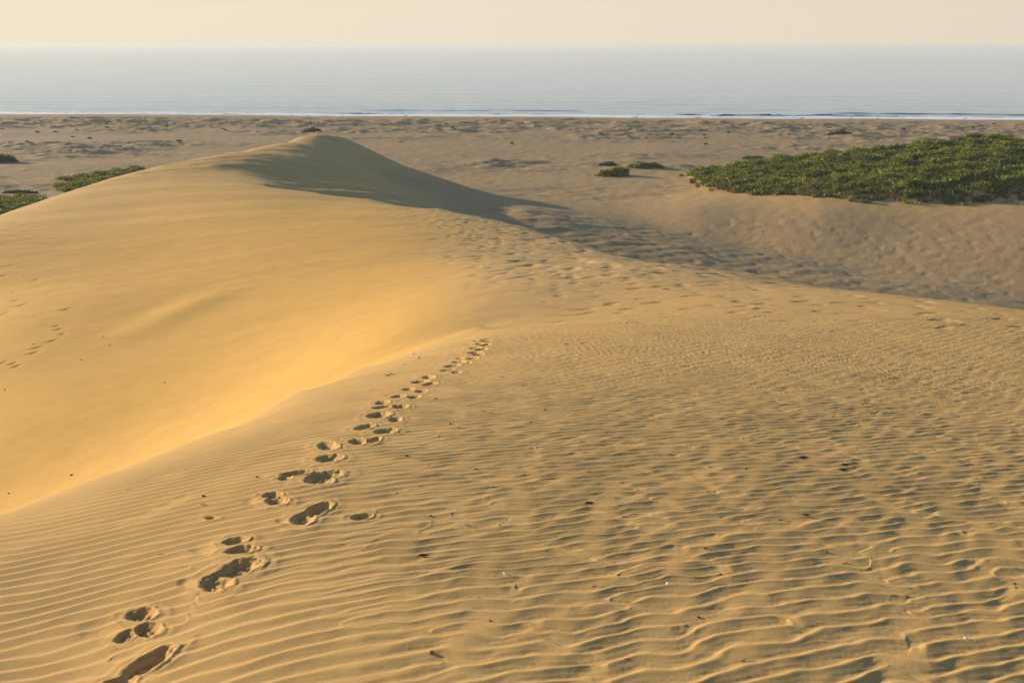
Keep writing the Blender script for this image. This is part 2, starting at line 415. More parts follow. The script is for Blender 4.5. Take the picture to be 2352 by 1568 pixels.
def terrain(x, y):
    r = np.hypot(x, y)
    f, fd, m, md, g, gd, p, s = coarse(x, y)
    # --- plain: hummocks, low dunes
    pl_w = sstep(20, 70, s) * (s > 0)
    hum = fbm(x / 21, y / 9, 4, 61, .55)
    zone = sstep(-.25, .55, noise(x / 70, y / 40, 63) + sstep(180, 60, s) * .8 - .1)
    cz = at_z(1190, 378, 4.4)
    zone = np.clip(zone * (.03 + .97 * sstep(180, 240, r)) + .9 * np.exp(-((x - cz[0]) / 32) ** 2 - ((y - cz[1]) / 16) ** 2), 0, 1)
    rid = 1 - np.abs(noise(x / 18, y / 7, 66) * 1.6)
    p = p + pl_w * (1.15 * zone * np.maximum(hum, -.2) + 1.2 * zone * np.maximum(rid - .6, 0) + .10 * sstep(170, 260, r) * fbm(x / 5, y / 2.5, 3, 64) + .05 * noise(x / 2.5, y / 1.5, 65) + 0.4 * noise(x / 60, y / 30, 67) + .05 * noise(x / 3, y / 2.2, 68))
    # --- mid dune: wind-carved benches, trampled tracks
    mw = sstep(3, -6, md) * sstep(-1, 2, fd)
    bench = noise(x / 26 + y / 40, y / 7.5, 71)
    m = m + mw * (0.16 * bench * sstep(60, 85, r) + 0.05 * noise(x / 9, y / 5, 73) + 0.02 * noise(x / 2.4, y / 1.6, 74) * sstep(30, 60, r))
    a_, b_ = STREAK
    t_ = np.clip(((x - a_[0]) * (b_[0] - a_[0]) + (y - a_[1]) * (b_[1] - a_[1])) / ((b_[0] - a_[0]) ** 2 + (b_[1] - a_[1]) ** 2), 0, 1)
    ds = np.hypot(x - a_[0] - t_ * (b_[0] - a_[0]), y - a_[1] - t_ * (b_[1] - a_[1]))
    m = m + .16 * np.exp(-(ds / 1.5) ** 2) * np.sin(math.pi * np.clip(t_, .02, .98))
    # --- vegetated hill: lumpy
    gi = sstep(2, -4, gd)
    g = g + gi * (0.95 * fbm(x / 6.5, y / 4.5, 3, 81) + .6 * (1 - np.abs(noise(x / 11, y / 5, 83)) * 2)) + .45 * noise(x / 4, y / 4, 84) * sstep(4, 0, np.abs(gd))
    bank = sstep(5.5, .5, gd) * sstep(-1.5, .5, gd) * sstep(170, 150, y * 0 + 160)
    g = g + .35 * bank * np.maximum(noise(x / 1.7, y / 1.3, 86), 0) * 1.6
    z = smax(f, m, 0.45 + .07 * np.clip(r - 16, 0, 30))
    z = smax(z, p, 1.2)
    z = smax(z, g, 0.35)
    rip = np.zeros(x.shape); fp = np.zeros(x.shape)
    near = np.nonzero((r < 45) & (fd < 1.5) & (y > -3))[0]
    if len(near):
        xn, yn = x[near], y[near]
        h, mk = footprints(xn, yn)
        rr = ripples(xn, yn, fd[near], r[near])
        z[near] += rr * (1 - 0.85 * mk) + h
        z[near] += (.012 * noise(xn / 1.7, yn / 1.2, 90) + .02 * noise(xn / 4, yn / 3, 91)) * sstep(1.4, .1, fd[near]) * sstep(44, 34, r[near])
        rip[near] = rr
    pk = np.nonzero((np.arctan2(x, y) < -.25) & (r > 25) & (r < 110) & (y > 0))[0]
    if len(pk):
        z[pk] += track_pits(x[pk], y[pk])
    vr = sstep(100, 115, r) * sstep(185, 165, r) * sstep(14, 9, z) * sstep(3, 8, gd)
    z = z - vr * (.10 * np.maximum(noise(x / 2.1, y / 1.7, 99) - .12, 0) * 2 + .05 * noise(x / 5 + y / 9, y / 3.2, 100))
    # trampled band over the saddle and down the shaded flank
    tb = sstep(27, 42, r) * sstep(140, 90, r) * sstep(-.15, 0.0, np.arctan2(x, y) + 0.0012 * (r - 40) + .05 * noise(x / 12, y / 12, 93)) * sstep(-10, 14, z)
    pits = np.maximum(noise(x / .9, y / .7, 95) - .12, 0) + .6 * np.maximum(noise(x / 2.3, y / 1.2, 96) - .1, 0)
    z = z - tb * .13 * pits * sstep(12, 20, z + 2)
    th_ = np.arctan2(x, y)
    t2 = sstep(20, 26, r + 2 * noise(x / 4, y / 4, 97)) * sstep(44, 36, r) * sstep(-.02, .08, th_)
    z = z - t2 * .05 * np.maximum(noise(x / .8, y / .55, 98) - .28, 0) * 2
    wet = sstep(14, 2, s)
    return z, dict(fd=fd, md=md, gd=gd, s=s, r=r, tb=tb, wet=wet, f=f, m=m, p=p, g=g)

# ------------------------------------------------------------------ mesh helper
def mesh_obj(name, verts, faces4=None, mat=None, parent=None, smooth=True, faces=None, kind=None, label=None, cat=None, group=None, loc=None):
    me = bpy.data.meshes.new(name)
    verts = np.asarray(verts, np.float32)
    if faces4 is not None:
        faces4 = np.asarray(faces4, np.int32)
        k = faces4.shape[1]
        me.vertices.add(len(verts)); me.vertices.foreach_set('co', verts.ravel())
        me.loops.add(faces4.size); me.loops.foreach_set('vertex_index', faces4.ravel())
        me.polygons.add(len(faces4))
        me.polygons.foreach_set('loop_start', np.arange(0, faces4.size, k, dtype=np.int32))
        me.polygons.foreach_set('loop_total', np.full(len(faces4), k, np.int32))
    else:
        me.from_pydata([tuple(map(float, v)) for v in verts], [], faces)
    me.polygons.foreach_set('use_smooth', np.full(len(me.polygons), smooth))
    me.update(calc_edges=True)
    o = bpy.data.objects.new(name, me)
    COL.objects.link(o)
    if mat: me.materials.append(mat)
    if parent: o.parent = parent
    if loc is not None: o.location = loc
    if kind: o['kind'] = kind
    if label: o['label'] = label
    if cat: o['category'] = cat
    if group: o['group'] = group
    return o

def attr(o, name, data):
    a = o.data.attributes.new(name, 'FLOAT', 'POINT')
    a.data.foreach_set('value', np.asarray(data, np.float32))

# ------------------------------------------------------------------ materials
def newmat(name):
    m = bpy.data.materials.new(name); m.use_nodes = True
    nt = m.node_tree
    for n in list(nt.nodes): nt.nodes.remove(n)
    out = nt.nodes.new('ShaderNodeOutputMaterial')
    b = nt.nodes.new('ShaderNodeBsdfPrincipled')
    nt.links.new(b.outputs[0], out.inputs[0])
    return m, nt, b, out

def N(nt, t, **k):
    n = nt.nodes.new(t)
    for a, v in k.items():
        if a.startswith('i_'):
            n.inputs[a[2:].replace('_', ' ')].default_value = v
        else:
            setattr(n, a, v)
    return n

def ramp(nt, src, stops):
    r = nt.nodes.new('ShaderNodeValToRGB')
    while len(r.color_ramp.elements) < len(stops): r.color_ramp.elements.new(0.5)
    for el, (p, c) in zip(r.color_ramp.elements, stops):
        el.position = p; el.color = (*c, 1) if len(c) == 3 else c
    nt.links.new(src, r.inputs[0])
    return r

def mix(nt, fac, a, b, mode='MIX'):
    m = nt.nodes.new('ShaderNodeMixRGB'); m.blend_type = mode
    for i, v in enumerate((fac, a, b)):
        if hasattr(v, 'is_linked') or hasattr(v, 'links'):
            nt.links.new(v, m.inputs[i])
        elif isinstance(v, (int, float)):
            m.inputs[i].default_value = v
        else:
            m.inputs[i].default_value = (*v, 1)
    return m.outputs[0]

def sand_material():
    m, nt, b, out = newmat("sand")
    geo = N(nt, 'ShaderNodeNewGeometry')
    L = nt.links.new
    dry = N(nt, 'ShaderNodeAttribute', attribute_name='gold')
    wet = N(nt, 'ShaderNodeAttribute', attribute_name='wet')
    dark = N(nt, 'ShaderNodeAttribute', attribute_name='dark')
    n1 = N(nt, 'ShaderNodeTexNoise', i_Scale=900.0, i_Detail=1.0); L(geo.outputs['Position'], n1.inputs['Vector'])
    n2 = N(nt, 'ShaderNodeTexNoise', i_Scale=0.9, i_Detail=5.0, i_Roughness=0.6); L(geo.outputs['Position'], n2.inputs['Vector'])
    n3 = N(nt, 'ShaderNodeTexNoise', i_Scale=70.0, i_Detail=4.0, i_Roughness=0.7); L(geo.outputs['Position'], n3.inputs['Vector'])
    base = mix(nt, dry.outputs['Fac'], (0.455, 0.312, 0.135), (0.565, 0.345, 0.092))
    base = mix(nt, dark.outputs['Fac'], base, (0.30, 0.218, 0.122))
    base = mix(nt, wet.outputs['Fac'], base, (0.16, 0.125, 0.09))
    g1 = ramp(nt, n1.outputs[0], [(0.3, (.86, .86, .86)), (0.7, (1.1, 1.1, 1.1))])
    g2 = ramp(nt, n2.outputs[0], [(0.3, (.93, .93, .94)), (0.7, (1.05, 1.04, 1.02))])
    g3 = ramp(nt, n3.outputs[0], [(0.28, (.90, .90, .91)), (0.7, (1.05, 1.05, 1.05))])
    base = mix(nt, 1.0, base, g1.outputs[0], 'MULTIPLY')
    base = mix(nt, 1.0, base, g2.outputs[0], 'MULTIPLY')
    base = mix(nt, 1.0, base, g3.outputs[0], 'MULTIPLY')
    L(base, b.inputs['Base Color'])
    b.inputs['Roughness'].default_value = 0.95
    b.inputs['Specular IOR Level'].default_value = 0.10
    bump1 = N(nt, 'ShaderNodeBump'); bump1.inputs['Strength'].default_value = 0.35; bump1.inputs['Distance'].default_value = 0.004
    nb = N(nt, 'ShaderNodeTexNoise', i_Scale=45.0, i_Detail=6.0, i_Roughness=0.7); L(geo.outputs['Position'], nb.inputs['Vector'])
    L(nb.outputs[0], bump1.inputs['Height'])
    bump2 = N(nt, 'ShaderNodeBump'); bump2.inputs['Strength'].default_value = 0.5; bump2.inputs['Distance'].default_value = 0.10
    mp = N(nt, 'ShaderNodeMapping'); mp.inputs['Scale'].default_value = (1.0, 2.0, 1.0); L(geo.outputs['Position'], mp.inputs[0])
    nb2 = N(nt, 'ShaderNodeTexNoise', i_Scale=1.3, i_Detail=5.0, i_Roughness=0.6); L(mp.outputs[0], nb2.inputs['Vector'])
    L(nb2.outputs[0], bump2.inputs['Height']); L(bump1.outputs[0], bump2.inputs['Normal'])
    rough = N(nt, 'ShaderNodeAttribute', attribute_name='rough')
    L(rough.outputs['Fac'], bump2.inputs['Strength'])
    L(bump2.outputs[0], b.inputs['Normal'])
    return m

SAND = sand_material()

# ------------------------------------------------------------------ the ground sheet
def spacing():
    r = [0.6]
    while r[-1] < 640:
        d = r[-1]
        if d < 3.2: s = 0.13
        elif d < 30: s = min(max(.0065, .00026 * d * d), .055)
        else: s = min(max(.055, .00003 * d * d), 1.1)
        r.append(d + s / Q)
    return np.array(r)
R = spacing()
half = math.radians(40)
nth = int(1550 * Q)
h2_ = math.radians(62)
th = np.concatenate([-np.linspace(math.pi, h2_, 50)[:-1], -np.linspace(h2_, half, 190)[:-1], np.linspace(-half, half, nth), np.linspace(half, h2_, 190)[1:], np.linspace(h2_, math.pi, 50)[1:]])
RR, TT = np.meshgrid(R, th, indexing='ij')
X = (RR * np.sin(TT)).ravel(); Y = (RR * np.cos(TT)).ravel()
Zt, info = terrain(X, Y)
nr, nt_ = RR.shape
vid = np.arange(nr * nt_).reshape(nr, nt_)
quads = np.stack([vid[:-1, :-1], vid[:-1, 1:], vid[1:, 1:], vid[1:, :-1]], -1).reshape(-1, 4)[:, ::-1]
keep = (Zt[quads].min(1) > -3.0)
quads = quads[keep]
V = np.stack([X, Y, Zt], 1)

gold = sstep(4.0, 12.0, Zt + 2.5 * noise(X / 15, Y / 15, 101)) 
smooth_face = sstep(0.3, -0.2, -info['fd']) * sstep(150, 90, info['r'])       # fine golden sand blown into the bowl
tbr = np.clip(info['tb'], 0, 1)
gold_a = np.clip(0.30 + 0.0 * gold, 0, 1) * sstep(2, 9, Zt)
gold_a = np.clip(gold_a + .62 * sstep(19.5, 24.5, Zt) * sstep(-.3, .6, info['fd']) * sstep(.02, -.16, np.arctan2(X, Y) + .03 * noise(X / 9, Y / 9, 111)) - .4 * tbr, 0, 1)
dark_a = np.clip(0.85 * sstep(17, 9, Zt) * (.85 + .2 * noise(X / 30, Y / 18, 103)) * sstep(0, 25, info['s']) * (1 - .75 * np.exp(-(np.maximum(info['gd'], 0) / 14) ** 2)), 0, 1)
veg = sstep(1.0, -2.0, info['gd'])
rough_a = np.clip(0.12 + .75 * tbr + .85 * sstep(13, 7, Zt), 0, 1) * sstep(20, 40, info['r'])

def ground(name, quads, **k):
    used = np.unique(quads); mp = np.zeros(len(V), np.int32); mp[used] = np.arange(len(used))
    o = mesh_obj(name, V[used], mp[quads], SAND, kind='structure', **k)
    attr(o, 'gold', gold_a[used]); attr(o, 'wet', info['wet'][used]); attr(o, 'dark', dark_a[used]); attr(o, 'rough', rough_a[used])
    return o
isp = (info['p'] > np.maximum(info['f'], info['m']))
fp_ = isp[quads].sum(1) >= 3
ground("sand_dune", quads[~fp_])
ground("beach", quads[fp_])

# height lookup for things standing on the ground
def ground_z(x, y):
    z, _ = terrain(np.atleast_1d(np.asarray(x, float)), np.atleast_1d(np.asarray(y, float)))
    return z

# ------------------------------------------------------------------ sea
def sea_material():
    m, nt, b, out = newmat("sea_water")
    L = nt.links.new
    geo = N(nt, 'ShaderNodeNewGeometry')
    b.inputs['Base Color'].default_value = (0.012, 0.05, 0.048, 1)
    b.inputs['Roughness'].default_value = 0.10
    b.inputs['IOR'].default_value = 1.33
    mp = N(nt, 'ShaderNodeMapping'); mp.inputs['Scale'].default_value = (0.25, 1.0, 1.0); L(geo.outputs['Position'], mp.inputs[0])
    n1 = N(nt, 'ShaderNodeTexNoise', i_Scale=0.22, i_Detail=6.0, i_Roughness=0.62); L(mp.outputs[0], n1.inputs['Vector'])
    bu = N(nt, 'ShaderNodeBump'); bu.inputs['Strength'].default_value = 1.0; bu.inputs['Distance'].default_value = 0.32
    mp2 = N(nt, 'ShaderNodeMapping'); mp2.inputs['Scale'].default_value = (0.10, 1.0, 1.0); L(geo.outputs['Position'], mp2.inputs[0])
    n2 = N(nt, 'ShaderNodeTexNoise', i_Scale=0.035, i_Detail=4.0, i_Roughness=0.6); L(mp2.outputs[0], n2.inputs['Vector'])
    bu2 = N(nt, 'ShaderNodeBump'); bu2.inputs['Strength'].default_value = 1.0; bu2.inputs['Distance'].default_value = 2.0
    L(n2.outputs[0], bu2.inputs['Height']); L(bu2.outputs[0], bu.inputs['Normal'])
    L(n1.outputs[0], bu.inputs['Height']); L(bu.outputs[0], b.inputs['Normal'])
    return m
SEA = sea_material()

def sea_height(x, y):
    o = -shore_s(x, y)                       # metres offshore
    h = np.zeros(x.shape)
    segs = [(-230, 40, 17, 0.3), (-80, 24, 23, 0.7), (5, 26, 20, .6), (150, 74, 25, 1.0), (195, 26, 17, .7), (345, 50, 30, .9), (330, 60, 13, .5), (120, 60, 11, .4), (-160, 70, 9, .35), (280, 120, 46, .45), (-20, 90, 52, .3)]
    for cx, hw, off, a in segs:
        env = sstep(1.0, .55, np.abs((x - cx) / hw)) * (.75 + .5 * noise(x / 14, cx / 9.0, 7))
        oo = o - off - 1.6 * noise(x / 35, cx / 7.0, 5)
        shape = np.where(oo < 0, np.exp(-(oo / 0.9) ** 2), np.exp(-(oo / 3.6) ** 2))
        h = h + a * env * shape
    h = h + (0.10 * noise(x / 30, y / 7.0, 41) + .05 * noise(x / 9, y / 3.0, 42)) * sstep(3, 30, o)
    return h + 0.12 * sstep(2, 14, o)

yo = np.concatenate([np.arange(-6, 60, 0.45), np.arange(60, 160, 1.6), np.geomspace(160, 23000, 80)])
xo = np.concatenate([-np.geomspace(560, 25000, 30)[::-1][:-1], np.linspace(-560, 560, 700), np.geomspace(560, 25000, 30)[1:]])
XX, OO = np.meshgrid(xo, yo, indexing='xy')
SY = 502 - 0.058 * np.clip(XX, -560, 560) + OO
SX = XX
SZ = np.where(np.abs(SX) < 700, sea_height(SX, SY), 0.12) * sstep(900, 200, OO) + 0.12 * sstep(200, 900, OO)
sv = np.stack([SX.ravel(), SY.ravel(), SZ.ravel()], 1)
vi = np.arange(XX.size).reshape(XX.shape)
sq = np.stack([vi[:-1, :-1], vi[:-1, 1:], vi[1:, 1:], vi[1:, :-1]], -1).reshape(-1, 4)
mesh_obj("sea", sv, sq, SEA, kind='structure')

# foam
def foam_material():
    m, nt, b, out = newmat("foam")
    b.inputs['Base Color'].default_value = (0.80, 0.82, 0.83, 1)
    b.inputs['Roughness'].default_value = 0.7
    return m
fx = np.linspace(-520, 520, 1300); fo = np.arange(-2.0, 42, 0.28)
FX, FO = np.meshgrid(fx, fo, indexing='xy')
FY = 502 - 0.058 * FX + FO
o_ = -shore_s(FX, FY)
den = (.50 * sstep(27, 14, o_) + .5 * noise(FX / 16, o_ / 1.6, 3) + .4 * noise(FX / 5, o_ / .7, 4) + .5 * np.exp(-((o_ - 1.0) / 1.0) ** 2)
       + .55 * np.exp(-((o_ - 11 - 2 * noise(FX / 40, FX * 0, 6)) / 1.6) ** 2) * sstep(-140, 60, FX) + .08 - .14 * sstep(0, -150, FX) * sstep(3, 6, o_))
den = den * sstep(29, 23, o_)
FZ = np.maximum(sea_height(FX, FY) + .03, 0)
gz = 2.6 * (1 - np.exp(-np.maximum(-o_, 0) / 16.0))
FZ = np.maximum(FZ, gz + .03)
fvi = np.arange(FX.size).reshape(FX.shape)
fq = np.stack([fvi[:-1, :-1], fvi[:-1, 1:], fvi[1:, 1:], fvi[1:, :-1]], -1).reshape(-1, 4)
dd = den.ravel()[fq].mean(1); oc = o_.ravel()[fq].mean(1)
fq = fq[(dd > 0.12) & (oc > -0.6)]
us = np.unique(fq); mpp = np.zeros(FX.size, np.int32); mpp[us] = np.arange(len(us))
fv = np.stack([FX.ravel(), FY.ravel(), FZ.ravel()], 1)[us]
mesh_obj("sea_foam", fv, mpp[fq], foam_material(), kind='stuff', label='white surf foam washing along the waterline', cat='foam')

# ------------------------------------------------------------------ vegetation
def leaf_material(name, c1, c2, c3):
    m, nt, b, out = newmat(name)
    L = nt.links.new
    geo = N(nt, 'ShaderNodeNewGeometry')
    rnd = ramp(nt, geo.outputs['Random Per Island'], [(0, c1), (.55, c2), (1, c3)])
    n = N(nt, 'ShaderNodeTexNoise', i_Scale=0.12, i_Detail=3.0); L(geo.outputs['Position'], n.inputs['Vector'])
    r2 = ramp(nt, n.outputs[0], [(.35, (.72, .78, .75)), (.65, (1.2, 1.12, .9))])
    c = mix(nt, 1.0, rnd.outputs[0], r2.outputs[0], 'MULTIPLY')
    L(c, b.inputs['Base Color'])
    b.inputs['Roughness'].default_value = 0.6
    b.inputs['Specular IOR Level'].default_value = 0.25
    tr = N(nt, 'ShaderNodeBsdfTranslucent'); L(c, tr.inputs[0])
    ms = N(nt, 'ShaderNodeMixShader'); ms.inputs[0].default_value = 0.3
    L(b.outputs[0], ms.inputs[1]); L(tr.outputs[0], ms.inputs[2]); L(ms.outputs[0], out.inputs[0])
    return m
LEAF = leaf_material("green_grass", (.055, .09, .016), (.155, .19, .024), (.34, .31, .045))
DRY = leaf_material("dry_grass", (.12, .085, .04), (.20, .15, .07), (.10, .10, .04))
DARKG = leaf_material("dark_grass", (.03, .045, .02), (.05, .065, .025), (.085, .09, .035))

def blades(px, py, pz_, n, h, w, spread, seed, lean=0.5):
    """n blades per root; each a bent two-segment strip, returns verts, quads"""
    r = np.random.default_rng(seed)
    k = len(px) * n
    bx = np.repeat(px, n) + r.normal(size=k) * spread; by = np.repeat(py, n) + r.normal(size=k) * spread
    bz = np.repeat(pz_, n) - 0.05
    hh = np.repeat(h, n) * r.uniform(.55, 1.25, k)
    ww = np.repeat(w, n) * r.uniform(.7, 1.3, k)
    a = r.uniform(0, 2 * math.pi, k); f = r.uniform(0, 2 * math.pi, k)
    ln = hh * r.uniform(.15, 1.0, k) * lean
    ca, sa = np.cos(a) * ww, np.sin(a) * ww
    dx, dy = np.cos(f) * ln, np.sin(f) * ln
    v = np.zeros((k, 6, 3))
    for i, (t, wd, up) in enumerate(((0, .8, 0), (.4, 1.0, .62), (1.0, .25, 1.0))):
        v[:, 2 * i, 0] = bx + dx * t - ca * wd; v[:, 2 * i, 1] = by + dy * t - sa * wd; v[:, 2 * i, 2] = bz + hh * up
        v[:, 2 * i + 1, 0] = bx + dx * t + ca * wd; v[:, 2 * i + 1, 1] = by + dy * t + sa * wd; v[:, 2 * i + 1, 2] = bz + hh * up
    b0 = np.arange(k)[:, None] * 6
    q = np.concatenate([b0 + np.array([0, 1, 3, 2]), b0 + np.array([2, 3, 5, 4])], 0)
    return v.reshape(-1, 3), q

def in_hill():
    xs, ys = [], []
    gx = Gr.o[:, 0]; gy = Gr.o[:, 1]
    x = rng.uniform(gx.min() - 3, min(gx.max(), 185), 60000); y = rng.uniform(gy.min() - 3, gy.max() + 3, 60000)
    d, _, _ = Gr.sdist(x, y)
    ed = d + 1.6 * noise(x / 5, y / 5, 121) + .8 * noise(x / 1.8, y / 1.8, 122)
    return x, y, ed
hx, hy, hd = in_hill()
fs = Gr.sdist(hx, hy)[1]
sel = (hd < 0.4 - 2.0 * sstep(.45, .55, fs)) | ((hd < 5.5) & (noise(hx / 1.6, hy / 1.1, 125) > .40 + .07 * np.maximum(hd, 0)))
hx, hy, hd = hx[sel], hy[sel], hd[sel]
print('hill roots', len(hx))
lump = np.clip(.5 + .75 * fbm(hx / 4.0, hy / 2.6, 3, 131), 0, 1.4)
hz = ground_z(hx, hy)
gap = noise(hx / 4.5, hy / 2.6, 133)
ok = gap > -.36 - .3 * sstep(-2, -8, hd)
bv, bq = blades(hx[ok], hy[ok], hz[ok], 9, (.22 + 1.15 * lump[ok]), .11 + .05 * lump[ok], .34, 141, 1.1)
mesh_obj("dune_grass", bv, bq, LEAF, kind='stuff', label='dense green grass and low scrub covering the hill on the right', cat='grass', smooth=False)
# dry tufts and roots along the eroded front of the hill
x = rng.uniform(Gr.o[:, 0].min(), 150, 26000); y = rng.uniform(Gr.o[:, 1].min() - 6, Gr.o[:, 1].max(), 26000)
d, sl, _ = Gr.sdist(x, y)
front = (sl > .48) & (np.abs(d + .4 + 1.2 * noise(x / 4, y / 4, 151)) < 1.9) & (noise(x / 2.0, y / 2.0, 152) > -.05)
x, y = x[front], y[front]
print('dry roots', len(x))
bv, bq = blades(x, y, ground_z(x, y), 7, np.full(len(x), .75), np.full(len(x), .09), .25, 153, 1.6)
mesh_obj("dry_grass", bv, bq, DRY, kind='stuff', label='brown dry grass and bare roots hanging over the sandy front of the green hill', cat='grass', smooth=False)

def at_ground(px, py, zg):
    z = zg
    for _ in range(30):
        p = at_z(px, py, z); z = .6 * z + .4 * float(ground_z(p[0], p[1])[0])
    return p[0], p[1], z

def patch(name, px, py, zg, hw, hd_, h, n, mat, label, cat, group=None, seed=1, ang=0):
    """a low cushion of grass: hw, hd_ half sizes in metres"""
    x0, y0, z0 = at_ground(px, py, zg)
    r = np.random.default_rng(seed)
    t = np.sqrt(r.uniform(0, 1, n)); a = r.uniform(0, 6.283, n)
    t = t * (1 + .28 * np.sin(2 * a + seed) * np.cos(3 * a + 2 * seed))
    lx, ly = t * np.cos(a) * hw, t * np.sin(a) * hd_
    kp = noise(lx / .9 + seed, ly / .7, seed) > -.38
    lx, ly, t = lx[kp], ly[kp], t[kp]; n = len(t)
    c, s = math.cos(ang), math.sin(ang)
    x, y = x0 + lx * c - ly * s, y0 + lx * s + ly * c
    z = ground_z(x, y)
    dome = h * np.sqrt(np.clip(1 - t ** 2, 0, 1)) * (.7 + .9 * noise(x / 1.3, y / 1.1, seed + 9))
    bv, bq = blades(x - x0, y - y0, z - z0 + dome * .45, 8, .25 + dome * .6 + .15, np.full(n, .10), .25, seed, .9)
    return mesh_obj(name, bv, bq, mat, smooth=False, label=label, cat=cat, group=group, loc=(x0, y0, z0))

patch("grass_mound", 1412, 404, 5.8, 4.2, 2.4, 1.7, 520, LEAF, 'rounded green grass mound on the sand between the dark dune slope and the grassy hill', 'grass mound', seed=2)
patch("grass_mound", 1482, 384, 5.4, 5.0, 1.6, .9, 420, LEAF, 'long low green grass mound just behind and right of the rounder one on the flat', 'grass mound', seed=3)
patch("grass_mound", 1395, 381, 5.4, 2.2, 1.2, .7, 160, DARKG, 'small dark grass cushion behind the round green mound', 'grass mound', seed=4)
def patch_poly(name, poly, zg, n, h, mat, label, cat, seed):
    """grass growing on the ground inside an outline"""
    r = np.random.default_rng(seed)
    pts = np.array([at_z(px, py, zg)[:2] for px, py in poly])
    lo, hi = pts.min(0), pts.max(0)
    x = r.uniform(lo[0], hi[0], n * 6); y = r.uniform(lo[1], hi[1], n * 6)
    ins = np.zeros(x.shape, bool)
    for a, b in zip(pts, np.roll(pts, -1, 0)):
        ins ^= ((a[1] > y) != (b[1] > y)) & (x < (b[0] - a[0]) * (y - a[1]) / (b[1] - a[1] + 1e-9) + a[0])
    ins &= noise(x / 3.5, y / 3.5, seed) > -.25
    x, y = x[ins][:n], y[ins][:n]
    z = ground_z(x, y)
    c = (x.mean(), y.mean(), z.mean())
    bv, bq = blades(x - c[0], y - c[1], z - c[2], 8, h * (.6 + .8 * np.clip(noise(x / 3, y / 3, seed + 1) + .4, 0, 1)), np.full(len(x), .11), .3, seed, .9)
    return mesh_obj(name, bv, bq, mat, smooth=False, label=label, cat=cat, loc=c)
patch_poly("grass_mound", [(125, 410), (200, 397), (310, 379), (335, 382), (270, 402), (215, 425), (150, 440), (120, 425), (175, 414)], 5.2, 1500, .8, LEAF, 'long green grass strip on the flat behind the left shoulder of the golden dune', 'grass mound', 5)
patch_poly("grass_mound", [(-60, 452), (60, 448), (110, 452), (60, 485), (-60, 520)], 5.8, 1100, .8, LEAF, 'green grass patch cut by the left edge, above the rim of the golden dune', 'grass mound', 6)
patch("grass_mound", 2, 373, 4.3, 5.0, 2.6, 2.2, 420, DARKG, 'dark grass-topped hummock at the far left edge of the flat', 'grass mound', seed=7)
patch("grass_mound", 1931, 311, 3.0, 5.2, 2.2, 1.3, 260, DARKG, 'dark grass hummock standing alone on the pale flat above the green hill', 'grass mound', seed=8)
patch("grass_mound", 1730, 366, 4.5, 3.2, 1.4, 1.0, 200, LEAF, 'small olive grass tuft behind the left end of the green hill', 'grass mound', seed=9)
patch("grass_mound", 45, 444, 5.5, 3.5, .9, .5, 140, DARKG, 'thin grass streak on the sand just above the left grass patch', 'grass mound', seed=10)
patch("grass_mound", 716, 304, 3.6, 4.2, 1.6, 1.4, 200, DARKG, 'dark tuft of scrub just behind the far summit of the golden dune', 'grass mound', seed=12)

# far tufts
r = np.random.default_rng(77)
nt2 = 0
for i in range(400):
    px = r.uniform(-20, 2370); py = 283 + 60 * r.uniform() ** 1.6
    if noise(px / 160, py / 14, 200) + .35 * (py < 315) < .15: continue
    if 540 < px < 900 and py > 296: continue
    if px > 1560 and py > 345 - (px - 1560) * .05: continue
    p = at_z(px, py, 3.2)
    x0, y0 = p[0], p[1]; z0 = float(ground_z(x0, y0)[0])
    n = int(r.integers(14, 34)); hw = r.uniform(.5, 1.5)
    lx = r.uniform(-1, 1, n) * hw * .6; ly = r.uniform(-.3, .3, n)
    bv, bq = blades(lx, ly, np.zeros(n), 4, np.full(n, r.uniform(.25, .6)), np.full(n, .16), .08, 1000 + i, .8)
    mesh_obj("grass_tuft", bv, bq, DARKG, smooth=False, loc=(x0, y0, z0), label='tiny dark grass tuft on the far hummocky beach flat', cat='grass tuft', group='tiny grass tufts scattered over the far beach flat')
    nt2 += 1
    if nt2 >= 80: break
print('tufts', nt2)

# ------------------------------------------------------------------ small things lying on the sand
def plain_mat(name, c, rough=.8):
    m, nt, b, out = newmat(name)
    geo = N(nt, 'ShaderNodeNewGeometry')
    n = N(nt, 'ShaderNodeTexNoise', i_Scale=160.0, i_Detail=4.0); nt.links.new(geo.outputs['Position'], n.inputs['Vector'])
    r = ramp(nt, n.outputs[0], [(.3, tuple(v * .6 for v in c)), (.7, tuple(min(1, v * 1.3) for v in c))])
    nt.links.new(r.outputs[0], b.inputs['Base Color']); b.inputs['Roughness'].default_value = rough
    return m
M_TWIG = plain_mat("dry_twig", (.045, .032, .022)); M_STONE = plain_mat("dark_stone", (.09, .07, .06)); M_RED = plain_mat("reddish_stone", (.30, .15, .10))
M_LEAF = plain_mat("withered_leaf", (.05, .04, .025)); M_SHELL = plain_mat("shell", (.78, .74, .70), .4); M_DRIFT = plain_mat("driftwood", (.10, .08, .065))

def tube(pts, rad, n=6):
    pts = [Vector(p) for p in pts]; vs = []; fs = []
    for i, p in enumerate(pts):
        t = (pts[min(i + 1, len(pts) - 1)] - pts[max(i - 1, 0)]).normalized()
        u = t.cross(Vector((0, 0, 1)));  u = u.normalized() if u.length > 1e-4 else Vector((1, 0, 0)); v = t.cross(u)
        for k in range(n):
            a = 6.2832 * k / n
            vs.append(p + (u * math.cos(a) + v * math.sin(a)) * rad[i])
    for i in range(len(pts) - 1):
        for k in range(n):
            fs.append((i * n + k, i * n + (k + 1) % n, (i + 1) * n + (k + 1) % n, (i + 1) * n + k))
    fs.append(tuple(range(n))[::-1]); fs.append(tuple(range((len(pts) - 1) * n, len(pts) * n)))
    return vs, fs

